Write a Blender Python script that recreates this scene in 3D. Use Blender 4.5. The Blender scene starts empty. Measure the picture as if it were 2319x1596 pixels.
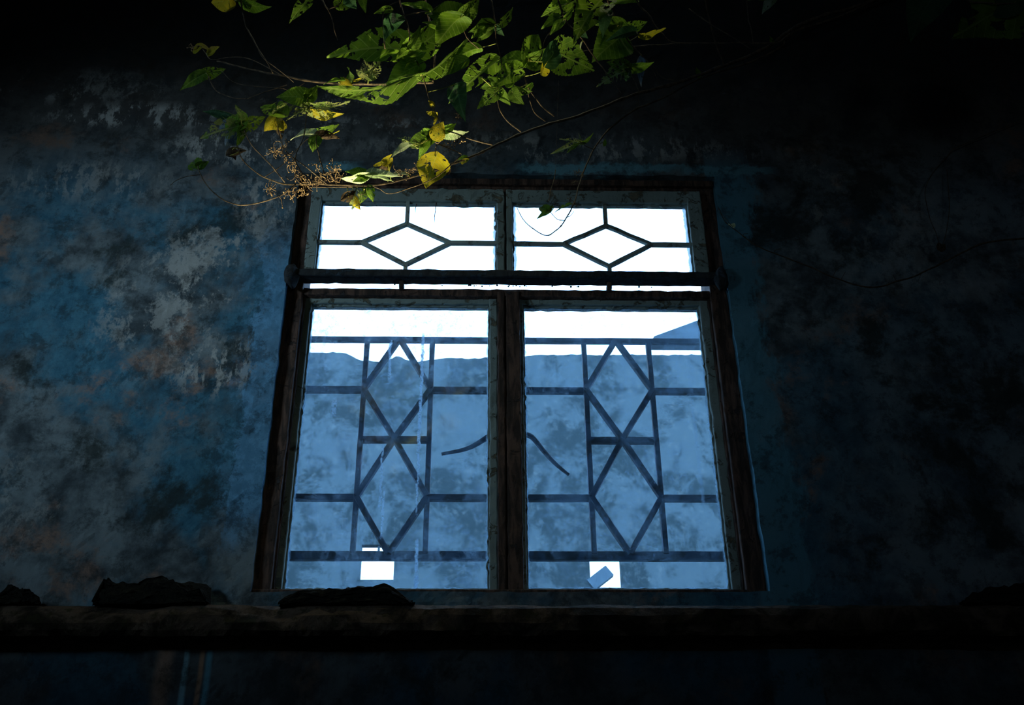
import bpy, bmesh, math, random
from mathutils import Vector, Matrix, noise
R = math.radians
scn = bpy.context.scene
col = scn.collection
random.seed(7)

# ------------------------------------------------------------------ camera
FPX = 2500.0
YAW, PITCH, ROLL = .031, .5473, -.010
CAM = Vector((0, -2.6, 1.5))
fw = Vector((math.sin(YAW)*math.cos(PITCH), math.cos(YAW)*math.cos(PITCH), math.sin(PITCH)))
r0 = Vector((math.cos(YAW), -math.sin(YAW), 0)); u0 = r0.cross(fw)
RT = r0*math.cos(ROLL) + u0*math.sin(ROLL)
UP = -r0*math.sin(ROLL) + u0*math.cos(ROLL)
cd = bpy.data.cameras.new('camera'); co = bpy.data.objects.new('camera', cd); col.objects.link(co)
cd.sensor_width = 36; cd.sensor_fit = 'HORIZONTAL'; cd.lens = FPX/2319*36; cd.clip_start = .02; cd.clip_end = 200
m = Matrix((RT, UP, -fw)).transposed().to_4x4(); m.translation = CAM
co.matrix_world = m
scn.camera = co

def at(px, py, Y):
    """point of the plane y = Y that the reference photograph shows at that pixel"""
    d = fw + RT*((px-1159.5)/FPX) - UP*((py-798)/FPX)
    return CAM + d*((Y-CAM.y)/d.y)

# ------------------------------------------------------------------ light, world, exposure
scn.view_settings.view_transform = 'Standard'; scn.view_settings.look = 'None'
scn.view_settings.exposure = 0; scn.view_settings.gamma = 1; scn.view_settings.use_curve_mapping = False
scn.cycles.transparent_max_bounces = 32
scn.cycles.max_bounces = 8
try:
    scn.cycles.use_denoising = True
except Exception: pass
w = bpy.data.worlds.new('world'); scn.world = w; w.use_nodes = True
bg = w.node_tree.nodes['Background']
bg.inputs[0].default_value = (.34, .61, 1.0, 1); bg.inputs[1].default_value = 5.4

def lamp(name, kind, loc, aim, energy, color, **k):
    l = bpy.data.lights.new(name, kind); o = bpy.data.objects.new(name, l); col.objects.link(o)
    o.location = loc; o.rotation_euler = (Vector(aim)-Vector(loc)).to_track_quat('-Z', 'Y').to_euler()
    l.energy = energy; l.color = color
    for a, b in k.items(): setattr(l, a, b)
    return o
# daylight from the left, in an opening added for it to an unseen wall
lamp('daylight_from_left', 'AREA', (-2.75, -2.3, 2.8), (-.80, 0, 3.18), 2.3, (.58, .83, 1.0), shape='RECTANGLE', size=.5, size_y=.5, spread=R(42))
# low sun glint that climbs past the ledge and catches the lowest leaves from below
lamp('sun_glint_from_below', 'SPOT', (-.95, -.30, 1.3), (-.24, -.69, 3.21), 950, (1.0, .88, .50), spot_size=R(19), spot_blend=.9, shadow_soft_size=.02)
lamp('added_fill_light_back', 'AREA', (1.2, -4.9, 2.6), (.9, 0, 3.1), 1.1, (.66, .86, 1.0), shape='RECTANGLE', size=.7, size_y=.9, spread=R(80))  # fill added to lift the right wall; no opening behind it
# light from above, through a gap added for it in the ceiling on to the foliage
lamp('foliage_light_from_above', 'SPOT', (.15, -.50, 5.75), (-.06, -.82, 3.6), 62, (.95, .95, .60), spot_size=R(44), spot_blend=.8, shadow_soft_size=.05)

# ------------------------------------------------------------------ helpers
def tag(o, label=None, cat=None, group=None, kind=None):
    if label: o['label'] = label
    if cat: o['category'] = cat
    if group: o['group'] = group
    if kind: o['kind'] = kind
    return o
def link(name, bm, mat, parent=None, smooth=False, recalc=True):
    if recalc: bmesh.ops.recalc_face_normals(bm, faces=bm.faces[:])
    me = bpy.data.meshes.new(name); bm.to_mesh(me); bm.free()
    if smooth:
        for p in me.polygons: p.use_smooth = True
    o = bpy.data.objects.new(name, me); col.objects.link(o)
    me.materials.append(mat)
    if parent:
        o.parent = parent
        off = rootloc(parent)
        me.transform(Matrix.Translation(-off))
    return o
def rootloc(o):
    v = Vector((0, 0, 0))
    while o: v += o.location; o = o.parent
    return v
def empty(name, loc):
    o = bpy.data.objects.new(name, None); col.objects.link(o); o.location = loc; o.empty_display_size = .1
    return o
def abox(bm, x0, x1, y0, y1, z0, z1):
    v = [bm.verts.new(p) for p in ((x0,y0,z0),(x1,y0,z0),(x1,y1,z0),(x0,y1,z0),(x0,y0,z1),(x1,y0,z1),(x1,y1,z1),(x0,y1,z1))]
    for f in ((0,3,2,1),(4,5,6,7),(0,1,5,4),(1,2,6,5),(2,3,7,6),(3,0,4,7)): bm.faces.new([v[i] for i in f])
def rough_box(bm, x0, x1, y0, y1, z0, z1, amp=.0012, step=.02, seed=0, scale=40, bev=.003):
    """board with worn, slightly uneven arrises"""
    b = bmesh.new(); abox(b, x0, x1, y0, y1, z0, z1)
    if bev: bmesh.ops.bevel(b, geom=b.edges[:], offset=bev, segments=2, affect='EDGES', profile=.5)
    for ax, (a, c) in enumerate(((x0,x1),(y0,y1),(z0,z1))):
        n = int((c-a)/step)
        for i in range(1, n):
            p = Vector((0,0,0)); p[ax] = a+(c-a)*i/n
            nn = Vector((0,0,0)); nn[ax] = 1
            bmesh.ops.bisect_plane(b, geom=b.verts[:]+b.edges[:]+b.faces[:], plane_co=p, plane_no=nn)
    for v in b.verts:
        q = v.co*scale + Vector((seed*7.3, seed, 0))
        n1 = noise.noise_vector(q); n2 = noise.noise(v.co*9+Vector((seed,0,5)))
        v.co += n1*amp
        if n2 > .15: v.co += n1*amp*2.0
    me = bpy.data.meshes.new('t'); b.to_mesh(me); b.free(); bm.from_mesh(me); bpy.data.meshes.remove(me)
def tube(bm, pts, rads, seg=6, cap=True):
    pts = [Vector(p) for p in pts]
    if not hasattr(rads, '__len__'): rads = [rads]*len(pts)
    prev = None; rings = []
    n = None
    for i, p in enumerate(pts):
        t = (pts[min(i+1, len(pts)-1)] - pts[max(i-1, 0)])
        if t.length < 1e-9: t = Vector((0,0,1))
        t.normalize()
        if n is None:
            n = t.cross(Vector((0,0,1)));
            if n.length < .1: n = t.cross(Vector((0,1,0)))
        n = (n - t*n.dot(t)); n.normalize()
        b = t.cross(n)
        rings.append([bm.verts.new(p + (n*math.cos(2*math.pi*k/seg) + b*math.sin(2*math.pi*k/seg))*rads[i]) for k in range(seg)])
    for a, c in zip(rings, rings[1:]):
        for k in range(seg): bm.faces.new((a[k], a[(k+1)%seg], c[(k+1)%seg], c[k]))
    if cap:
        bm.faces.new(rings[0]); bm.faces.new(rings[-1][::-1])
def spline(pts, n=6):
    """Catmull-Rom through the points"""
    P = [Vector(p) for p in pts]
    if len(P) < 3: return [P[0].lerp(P[-1], i/n) for i in range(n+1)]
    P = [P[0]*2-P[1]] + P + [P[-1]*2-P[-2]]; out = []
    for i in range(1, len(P)-2):
        a, b, c, d = P[i-1:i+3]
        for k in range(n):
            t = k/n
            out.append(.5*((2*b)+(c-a)*t+(2*a-5*b+4*c-d)*t*t+(3*b-a-3*c+d)*t**3))
    out.append(P[-2]); return out

# ------------------------------------------------------------------ material helpers
class N:
    def __init__(s, name):
        s.m = bpy.data.materials.new(name); s.m.use_nodes = True; s.t = s.m.node_tree; s.t.nodes.clear()
        s.out = s.t.nodes.new('ShaderNodeOutputMaterial')
        s.tc = s.t.nodes.new('ShaderNodeTexCoord')
    def n(s, typ, **k):
        o = s.t.nodes.new(typ)
        for a, b in k.items(): setattr(o, a, b)
        return o
    def l(s, a, b): s.t.links.new(a, b)
    def set(s, sock, v):
        if hasattr(v, 'links') or isinstance(v, bpy.types.NodeSocket): s.l(v, sock)
        else:
            if isinstance(v, (tuple, list)) and len(v) == 3 and sock.type == 'RGBA': v = (*v, 1)
            sock.default_value = v
    @property
    def obj(s): return s.tc.outputs['Object']
    def mapping(s, vec, scale=(1,1,1), loc=(0,0,0), rot=(0,0,0)):
        o = s.n('ShaderNodeMapping'); s.l(vec, o.inputs[0]); s.set(o.inputs['Scale'], scale); s.set(o.inputs['Location'], loc); s.set(o.inputs['Rotation'], rot)
        return o.outputs[0]
    def noise(s, vec, scale, detail=4, rough=.55, dist=0, loc=(0,0,0), sc=(1,1,1)):
        o = s.n('ShaderNodeTexNoise'); s.l(s.mapping(vec, sc, loc), o.inputs['Vector'])
        s.set(o.inputs['Scale'], scale); s.set(o.inputs['Detail'], detail); s.set(o.inputs['Roughness'], rough); s.set(o.inputs['Distortion'], dist)
        return o.outputs['Fac']
    def ramp(s, v, a, b, va=0., vb=1.):
        o = s.n('ShaderNodeMapRange', interpolation_type='SMOOTHSTEP'); s.l(v, o.inputs[0])
        for i, x in enumerate((a, b, va, vb)): s.set(o.inputs[i+1], x)
        return o.outputs[0]
    def math(s, op, a, b=0., c=None):
        o = s.n('ShaderNodeMath', operation=op); s.set(o.inputs[0], a); s.set(o.inputs[1], b)
        if c is not None: s.set(o.inputs[2], c)
        return o.outputs[0]
    def mul(s, *a):
        r = a[0]
        for b in a[1:]: r = s.math('MULTIPLY', r, b)
        return r
    def mix(s, f, a, b):
        o = s.n('ShaderNodeMix', data_type='RGBA'); s.set(o.inputs['Factor'], f)
        s.set([i for i in o.inputs if i.name == 'A' and i.type == 'RGBA'][0], a)
        s.set([i for i in o.inputs if i.name == 'B' and i.type == 'RGBA'][0], b)
        return [i for i in o.outputs if i.type == 'RGBA'][0]
    def sep(s, v):
        o = s.n('ShaderNodeSeparateXYZ'); s.l(v, o.inputs[0]); return o.outputs
    def bump(s, h, dist=.01, strength=1., normal=None):
        o = s.n('ShaderNodeBump'); s.l(h, o.inputs['Height']); s.set(o.inputs['Distance'], dist); s.set(o.inputs['Strength'], strength)
        if normal: s.l(normal, o.inputs['Normal'])
        return o.outputs[0]
    def pbr(s, color, rough=.8, bump=None, spec=.3, metal=0.):
        o = s.n('ShaderNodeBsdfPrincipled'); s.set(o.inputs['Base Color'], color); s.set(o.inputs['Roughness'], rough)
        s.set(o.inputs['Specular IOR Level'], spec); s.set(o.inputs['Metallic'], metal)
        if bump: s.l(bump, o.inputs['Normal'])
        return o.outputs[0]
    def done(s, sh): s.l(sh, s.out.inputs[0]); return s.m

def flat(name, c, rough=.85, var=.35, scale=12, bumpd=.002):
    a = N(name); f = a.noise(a.obj, scale, 6, .6)
    c2 = tuple(x*(1-var) for x in c); c3 = tuple(min(1, x*(1+var)) for x in c)
    colr = a.mix(a.ramp(f, .35, .65), c2, c3)
    return a.done(a.pbr(colr, rough, a.bump(a.noise(a.obj, scale*6, 6, .6), bumpd)))

# weathered plaster of the window wall: blue limewash over grey render, brown bleed, scraped pale patches, algae, and shade painted in at the top and below the ledge
def wall_material():
    a = N('weathered_blue_plaster'); o = a.obj; X, Y, Z = a.sep(o)
    big = a.noise(o, 2.3, 7, .6, .15)
    med = a.noise(o, 6.5, 9, .68, .12, (3, 1, 7))
    fine = a.noise(o, 26, 9, .72, .1, (9, 3, 2))
    grain = a.noise(o, 140, 4, .7)
    c = a.mix(a.ramp(med, .36, .62), (.040, .052, .060), (.155, .190, .205))
    c = a.mix(a.mul(a.ramp(big, .47, .58), a.ramp(a.math('ADD', Z, a.mul(fine, .3)), 3.95, 3.60, .08, 1.), a.ramp(X, .6, 1.1, 1., .25)), c, a.mix(a.ramp(fine, .35, .65), (.028, .098, .150), (.055, .160, .225)))   # blue limewash
    br = a.noise(o, 3.6, 9, .68, .2, (21, 4, 13))
    c = a.mix(a.mul(a.ramp(br, .555, .66), a.ramp(fine, .30, .62)), c, (.235, .150, .115))                 # brown bleed
    dk = a.noise(o, 4.2, 10, .72, .2, (5, 44, 1))
    c = a.mix(a.mul(a.ramp(dk, .53, .64), .85), c, (.020, .028, .026))                                    # algae
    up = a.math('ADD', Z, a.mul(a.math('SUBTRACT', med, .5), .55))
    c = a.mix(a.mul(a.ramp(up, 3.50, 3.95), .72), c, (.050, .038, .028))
    # scraped pale areas left of the window
    def blob(cx, cz, rx, rz):
        dx = a.math('DIVIDE', a.math('SUBTRACT', X, cx), rx); dz = a.math('DIVIDE', a.math('SUBTRACT', Z, cz), rz)
        d = a.math('SQRT', a.math('ADD', a.math('MULTIPLY', dx, dx), a.math('MULTIPLY', dz, dz)))
        return a.ramp(d, 1.0, .35)
    tatter = a.ramp(a.noise(o, 9, 10, .76, .12, (2, 2, 8), (1, 1, .7)), .50, .57)
    tat2 = a.ramp(a.noise(o, 22, 10, .74, .1, (12, 2, 8), (1, 1, .45)), .49, .56)
    for cx, cz, rx, rz, k, m_ in ((-.73, 3.33, .22, .36, .75, tatter), (-.90, 3.18, .22, .30, .55, tatter), (-.70, 2.99, .17, .12, .85, tat2),
                               (-1.05, 3.88, .38, .07, .9, tat2), (-.74, 3.76, .28, .10, .9, tat2), (-1.35, 4.00, .5, .10, .6, tatter), (-1.15, 3.62, .35, .10, .4, tat2), (-.45, 3.98, .4, .06, .7, tatter), (-.62, 3.56, .14, .16, .8, tat2),
                               (.25, 3.77, .85, .075, .6, tat2), (-.35, 3.84, .4, .07, .6, tatter), (1.02, 3.62, .12, .25, .32, tatter),
                               (1.25, 3.40, .38, .33, .22, tatter), (-1.2, 2.62, .35, .2, .3, tatter)):
        c = a.mix(a.mul(blob(cx, cz, rx, rz), m_, k), c, (.36, .36, .34))
    # bare blue paint that survives beside the frame
    edge = a.noise(o, 11, 10, .74, .15, (1, 1, 1), (1, 1, .5))
    xe = a.math('ADD', X, a.mul(a.math('SUBTRACT', edge, .5), .30))
    bl = a.mul(a.math('ADD', a.mul(a.ramp(xe, -.625, -.61), .65), a.mul(a.ramp(xe, -.68, -.64), a.ramp(fine, .5, .56, .1, .35))), a.ramp(X, -.50, -.53), a.ramp(Z, 3.55, 3.25), a.ramp(a.math('ADD', Z, a.mul(edge, .3)), 2.60, 2.78))
    c = a.mix(bl, c, a.mix(a.ramp(fine, .3, .7), (.085, .225, .370), (.120, .290, .46)))
    bl2 = a.mul(a.ramp(xe, .80, .765), a.ramp(X, .66, .67), a.ramp(Z, 3.80, 3.62))
    c = a.mix(a.mul(bl2, .8), c, (.085, .235, .310))
    st = a.mul(a.ramp(a.math('ABSOLUTE', a.math('SUBTRACT', a.math('ADD', Z, a.mul(a.math('SUBTRACT', fine, .5), .09)), 3.69)), .024, .010), a.ramp(a.noise(o, 4, 4, .5, 0, (8, 0, 0)), .42, .55), a.ramp(X, .95, .80), a.ramp(X, -.55, -.45))
    c = a.mix(a.mul(st, .8), c, (.13, .31, .37))
    # unlit wall top painted in as near-black, near the ceiling
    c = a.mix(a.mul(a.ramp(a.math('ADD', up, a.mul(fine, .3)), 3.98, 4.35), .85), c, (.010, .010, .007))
    # shade below the ledge painted in as darker colour, then the runs
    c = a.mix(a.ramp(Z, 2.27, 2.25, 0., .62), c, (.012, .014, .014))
    wob = a.noise(o, 3, 3, .5, 0, (0, 0, 0), (4, 1, .4))
    xs = a.math('ADD', X, a.mul(a.math('SUBTRACT', wob, .5), .03))
    for cx, hw, cc in ((-.715, .022, (.34, .20, .13)), (-.672, .006, (.20, .42, .50)), (-.640, .007, (.40, .22, .12)), (-.620, .010, (.10, .32, .42))):
        c = a.mix(a.mul(a.ramp(a.math('ABSOLUTE', a.math('SUBTRACT', xs, cx)), hw*1.3, hw*.3), a.ramp(Z, 2.26, 2.24), a.ramp(med, .35, .6, .15, .55)), c, cc)
    net = a.noise(o, 13, 10, .78, .15, (31, 7, 5))
    c = a.mix(a.ramp(net, .50, .60, 0., .55), c, (.016, .022, .024))
    c = a.mix(a.mul(a.ramp(grain, .62, .72), .5), c, (.02, .025, .028))
    h = a.math('ADD', a.mul(med, .8), a.math('ADD', a.mul(fine, .45), a.mul(grain, .10)))
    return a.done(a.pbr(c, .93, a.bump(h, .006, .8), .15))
M = {}
M['wall'] = wall_material()
def ledge_material():
    a = N('mossy_render'); o = a.obj
    f = a.noise(o, 7, 9, .68, .6); g = a.noise(o, 30, 8, .7)
    c = a.mix(a.ramp(f, .42, .58), (.022, .018, .012), (.115, .082, .060))
    c = a.mix(a.mul(a.ramp(g, .52, .62), .8), c, (.035, .034, .016))
    return a.done(a.pbr(c, .97, a.bump(a.math('ADD', f, g), .02, .8), .1))
M['ledge'] = ledge_material()
M['moss'] = flat('black_moss', (.008, .008, .004), .98, .6, 30, .01)
M['room'] = flat('dark_plaster', (.055, .060, .062), .95, .4, 2)
M['sky_block_ceiling'] = flat('dark_sky_block_ceiling', (.035, .035, .035), .95, .4, 2)
M['floor'] = flat('earth_floor', (.05, .045, .035), .95, .5, 3)
M['ground'] = flat('dry_ground', (.10, .10, .08), .95, .3, 3)
def wood_material(name, c1, c2, paint=None, pk=.5, rough=.75):
    a = N(name); o = a.obj
    g = a.noise(o, 10, 8, .65, .5, (0,0,0), (6, 6, 1)); g2 = a.noise(o, 40, 8, .7)
    c = a.mix(a.ramp(g, .4, .62), c1, c2)
    h = a.math('ADD', a.mul(g, .5), g2)
    if paint:
        pm = a.ramp(a.noise(o, 22, 10, .74, .8, (4, 4, 4)), pk-.02, pk+.03)
        c = a.mix(pm, c, paint); h = a.math('ADD', h, a.mul(pm, .6))
    return a.done(a.pbr(c, rough, a.bump(h, .004, .9), .25))
M['frame'] = wood_material('dark_brown_wood', (.030, .020, .016), (.11, .062, .045), (.035, .03, .03), .60)
M['sash'] = wood_material('grey_green_flaking_paint', (.09, .08, .055), (.16, .145, .10), (.20, .25, .235), .42)
M['muntin'] = wood_material('pale_grey_green_paint', (.16, .16, .13), (.24, .24, .19), (.27, .33, .31), .45)
M['beam'] = wood_material('blackened_wood', (.018, .020, .022), (.030, .036, .040), (.028, .045, .06), .55)
M['putty'] = wood_material('old_white_putty', (.20, .22, .22), (.40, .42, .42), None)
def iron_material():
    a = N('painted_iron_bar'); o = a.obj
    f = a.noise(o, 9, 7, .65, .4)
    c = a.mix(a.ramp(f, .46, .56), (.012, .018, .024), (.025, .060, .12))
    return a.done(a.pbr(c, .6, a.bump(a.noise(o, 60, 5, .7), .002), .3))
M['iron'] = iron_material()
M['rust'] = flat('rust', (.10, .035, .015), .9, .3, 60, .001)

def glass_material(name, hx, hz, veil, patch, drips=(), rim=.011):
    """old pane: clear glass under dust, leaf-shaped sky reflections and glare painted in as film, lime runs and paint smeared along the putty"""
    a = N(name); o = a.obj; X, Y, Z = a.sep(o)
    wn = a.tc.outputs['Object']
    rnd = a.n('ShaderNodeObjectInfo').outputs['Random']
    off = a.n('ShaderNodeCombineXYZ'); a.l(a.mul(rnd, 40.), off.inputs[0]); a.l(a.mul(rnd, 17.), off.inputs[2])
    va = a.n('ShaderNodeVectorMath', operation='ADD'); a.l(o, va.inputs[0]); a.l(off.outputs[0], va.inputs[1]); v = va.outputs[0]
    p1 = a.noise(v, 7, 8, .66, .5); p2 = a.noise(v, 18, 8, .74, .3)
    patches = a.ramp(a.math('ADD', a.mul(p1, .65), a.mul(p2, .35)), .475, .525)  # painted reflection of sky between foliage, as a translucent film
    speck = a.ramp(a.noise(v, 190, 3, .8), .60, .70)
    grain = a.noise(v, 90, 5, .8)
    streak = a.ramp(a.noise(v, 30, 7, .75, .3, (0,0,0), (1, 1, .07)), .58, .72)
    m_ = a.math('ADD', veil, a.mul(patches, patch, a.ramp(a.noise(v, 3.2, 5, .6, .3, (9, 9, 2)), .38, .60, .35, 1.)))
    m_ = a.math('ADD', m_, a.mul(a.ramp(Z, hz*.10, hz*.85), patch*.8))  # sky glare painted in as film that thickens towards the top
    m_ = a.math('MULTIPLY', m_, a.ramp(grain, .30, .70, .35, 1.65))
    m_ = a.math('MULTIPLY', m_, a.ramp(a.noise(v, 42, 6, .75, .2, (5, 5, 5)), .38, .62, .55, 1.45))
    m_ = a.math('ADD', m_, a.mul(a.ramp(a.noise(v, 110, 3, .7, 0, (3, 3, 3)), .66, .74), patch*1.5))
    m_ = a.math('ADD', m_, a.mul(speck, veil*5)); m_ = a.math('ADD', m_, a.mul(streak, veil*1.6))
    scr = a.ramp(a.noise(v, 12, 10, .8, 3.0, (7, 7, 7)), .505, .5)          # hair scratches
    scr = a.mul(scr, a.ramp(a.noise(v, 12, 10, .8, 3.0, (7, 7, 7)), .493, .499))
    m_ = a.math('ADD', m_, a.mul(scr, veil*1.0))
    wob = a.noise(v, 26, 8, .7)
    for dx, z0, z1, hw, k in drips:
        xx = a.math('ABSOLUTE', a.math('SUBTRACT', a.math('ADD', X, a.mul(a.math('SUBTRACT', wob, .5), .022)), dx))
        d = a.mul(a.ramp(xx, hw, hw*.4), a.ramp(Z, z0-.01, z0+.02), a.ramp(Z, z1+.01, z1-.02), a.ramp(a.noise(v, 60, 6, .8), .36, .54), k)
        m_ = a.math('MAXIMUM', m_, d)
    ed = a.math('MINIMUM', a.math('SUBTRACT', hx, a.math('ABSOLUTE', X)), a.math('SUBTRACT', hz, a.math('ABSOLUTE', Z)))
    e = a.math('ADD', ed, a.mul(a.math('SUBTRACT', a.noise(v, 34, 9, .75), .5), .022))
    m_ = a.math('MAXIMUM', m_, a.ramp(e, rim, rim*.3, 0., .6))
    m_ = a.math('MINIMUM', m_, .9)
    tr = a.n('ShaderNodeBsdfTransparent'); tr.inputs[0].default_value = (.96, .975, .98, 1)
    tl = a.n('ShaderNodeBsdfTranslucent'); tl.inputs[0].default_value = (.42, .70, .95, 1)  # blue tint painted in for reflected sky
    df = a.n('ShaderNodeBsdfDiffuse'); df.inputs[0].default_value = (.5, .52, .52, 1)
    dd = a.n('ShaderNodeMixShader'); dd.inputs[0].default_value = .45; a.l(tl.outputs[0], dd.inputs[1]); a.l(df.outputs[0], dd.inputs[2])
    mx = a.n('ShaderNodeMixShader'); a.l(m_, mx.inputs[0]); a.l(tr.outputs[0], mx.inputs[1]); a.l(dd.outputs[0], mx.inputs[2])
    gl = a.n('ShaderNodeBsdfGlossy'); gl.inputs['Roughness'].default_value = .08
    m2 = a.n('ShaderNodeMixShader'); m2.inputs[0].default_value = .04; a.l(mx.outputs[0], m2.inputs[1]); a.l(gl.outputs[0], m2.inputs[2])
    return a.done(m2.outputs[0])

# ------------------------------------------------------------------ window wall, and an added room shell that blocks the sky
WY = -.07                       # face of the window wall
OX0, OX1, OZ0, OZ1 = -.545, .687, 2.378, 3.664
def lin(a, b, s):
    n = max(1, round((b-a)/s)); return [a+(b-a)*i/n for i in range(n)]
def build_wall():
    xs = lin(-2.8, -1.8, .1) + lin(-1.8, OX0, .0125) + lin(OX0, OX1, .0125) + lin(OX1, 2.0, .0125) + lin(2.0, 2.8, .1) + [2.8]
    zs = lin(0, 1.9, .1) + lin(1.9, OZ0, .0125) + lin(OZ0, OZ1, .0125) + lin(OZ1, 4.6, .0125) + lin(4.6, 5.8, .1) + [5.8]
    bm = bmesh.new()
    def disp(x, z):
        v = Vector((x, 0, z))
        d = noise.noise(v*1.7)*.008 + noise.noise(v*6)*.002
        f = noise.fractal(v*5+Vector((3,0,9)), .9, 2.2, 5)
        d += .0035*max(0, min(1, (f-.05)*9)) - .0022*max(0, min(1, (-f-.25)*9))
        g = noise.fractal(v*17, .8, 2.1, 4); d += g*.0014
        return d
    grid = {}
    def vert(i, j):
        if (i, j) not in grid:
            x, z = xs[i], zs[j]
            grid[i, j] = bm.verts.new((x, WY - disp(x, z), z))
        return grid[i, j]
    for i in range(len(xs)-1):
        for j in range(len(zs)-1):
            cx, cz = (xs[i]+xs[i+1])/2, (zs[j]+zs[j+1])/2
            if OX0 < cx < OX1 and OZ0 < cz < OZ1: continue
            bm.faces.new((vert(i,j), vert(i+1,j), vert(i+1,j+1), vert(i,j+1)))
    be = [e for e in bm.edges if len(e.link_faces) == 1]
    inner = [e for e in be if all(OX0-.01 < v.co.x < OX1+.01 and OZ0-.01 < v.co.z < OZ1+.01 for v in e.verts)]
    for v in {v for e in inner for v in e.verts}:      # ragged arris of the opening
        n = noise.noise_vector(v.co*22)*.0035; v.co.x += n.x; v.co.z += n.z
    r = bmesh.ops.extrude_edge_only(bm, edges=be)
    for v in [g for g in r['geom'] if isinstance(g, bmesh.types.BMVert)]: v.co.y = .06
    o = link('wall_front', bm, M['wall'], smooth=False, recalc=True); tag(o, kind='structure')
    return o
build_wall()
# back skin of that wall, with the same opening
bm = bmesh.new()
for a_ in ((-2.8, OX0-.01, 0, 5.8), (OX1+.01, 2.8, 0, 5.8), (OX0-.01, OX1+.01, 0, OZ0-.03), (OX0-.01, OX1+.01, OZ1+.09, 5.8)):
    abox(bm, a_[0], a_[1], .061, .12, a_[2], a_[3])
tag(link('wall_outer', bm, M['room']), kind='structure')
def struct(name, boxes, mat):
    bm = bmesh.new()
    for b in boxes: abox(bm, *b)
    return tag(link(name, bm, mat), kind='structure')
struct('floor', [(-3, 3, -5.2, .24, -.12, 0)], M['floor'])
struct('sky_block_ceiling', [(-3, .0, -5.2, .24, 5.8, 5.95), (.3, 3, -5.2, .24, 5.8, 5.95), (0, .3, -5.2, -.65, 5.8, 5.95), (0, .3, -.35, .24, 5.8, 5.95)], M['sky_block_ceiling'])  # unseen, added to block the sky; gap cut for the spot above
struct('sky_block_wall_right', [(2.8, 3, -5.2, .24, 0, 5.8)], M['room'])  # unseen walls added to keep sky light off the window wall
struct('sky_block_wall_back', [(-2.8, 2.8, -5.2, -5, 0, 5.8)], M['room'])
struct('sky_block_wall_left', [(-3, -2.8, -5.2, -2.6, 0, 5.8), (-3, -2.8, -2.0, .24, 0, 5.8), (-3, -2.8, -2.6, -2.0, 3.1, 5.8), (-3, -2.8, -2.6, -2.0, 0, 2.5)], M['room'])  # also unseen and added; its hole is cut for the left lamp

# ledge under the window
def build_ledge():
    bm = bmesh.new()
    xs = lin(-2.8, 2.8, .0125) + [2.8]
    prof = [(-.06, 2.235), (-.10, 2.246), (-.150, 2.249), (-.168, 2.256), (-.172, 2.272), (-.171, 2.290), (-.166, 2.306), (-.150, 2.318), (-.11, 2.330), (-.06, 2.345)]
    rows = []
    for x in xs:
        row = []
        for k, (y, z) in enumerate(prof):
            v = Vector((x*9, k*.9, 2)); n = noise.noise(v); n2 = noise.noise(Vector((x*38, k*1.7, 5)))
            bite = max(0, noise.noise(Vector((x*4.5, k*.25, 11)))-.22)
            row.append(bm.verts.new((x, y + n*.006 + n2*.005 + (bite*.06 if k in (3,4,5,6,7) else 0), z + (n*.005+n2*.004)*(1 if 1 < k < 9 else 0) - (bite*.03 if k > 5 else 0))))
        rows.append(row)
    for a, b in zip(rows, rows[1:]):
        for k in range(len(prof)-1): bm.faces.new((a[k], b[k], b[k+1], a[k+1]))
    bm.faces.new(rows[0]); bm.faces.new(rows[-1][::-1])
    tag(link('trim_1', bm, M['ledge']), kind='structure')
build_ledge()
def lump(name, x0, x1, zb, zt, y0, y1, seed, label, cat, flatten=.75, group=None):
    """broken piece with a ragged top, resting on the ledge"""
    bm = bmesh.new(); nx = max(10, int((x1-x0)/.007)); ny, nz = 5, 6
    bmesh.ops.create_cube(bm, size=1)
    bmesh.ops.subdivide_edges(bm, edges=bm.edges[:], cuts=21, use_grid_fill=True)
    for v in bm.verts:
        x, y, z = v.co
        e = 1-max(0, abs(x)*2-flatten)/(1-flatten+1e-6)*.85
        top = .72+.5*noise.noise(Vector((x*3.2, seed*3, y)))
        zz = (z+.5)*e*(top+.12*noise.noise(Vector((x*14, seed, 0))))
        n = noise.noise_vector(Vector((x*6+seed, y*4, z*4)))*.008 + noise.noise_vector(Vector((x*22+seed, y*9, z*9)))*.006 + noise.noise_vector(Vector((x*60+seed, y*20, z*20)))*.003
        v.co = Vector((x0+(x+.5)*(x1-x0), y0+(y+.5)*(y1-y0), zb+zz*(zt-zb))) + Vector((n.x, n.y, max(n.z, 0) if z < -.4 else n.z))
    o = link(name, bm, M['moss'], smooth=True); tag(o, label, cat, group); return o
def lz(px0, px1, pt, seed, label, cat, name, flatten=.75, y0=-.165, y1=-.10):
    a = at(px0, pt, -.15); b = at(px1, pt, -.15)
    lump(name, a.x, b.x, 2.318, max(a.z, b.z), y0, y1, seed, label, cat, flatten)
lz(228, 475, 1306, 1, 'blocky black broken plaster chunk on the ledge left of the window', 'rubble', 'plaster_chunk', .93)
lz(-20, 100, 1325, 2, 'low dark moss clump on the ledge at the far left', 'moss', 'moss_clump', .3)
lz(640, 935, 1331, 3, 'long thin black moss crust on the ledge under the left window sash', 'moss', 'moss_crust', .6)
lz(2172, 2400, 1317, 5, 'dark rounded moss clump on the ledge at the far right', 'moss', 'moss_clump', .5)

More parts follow.
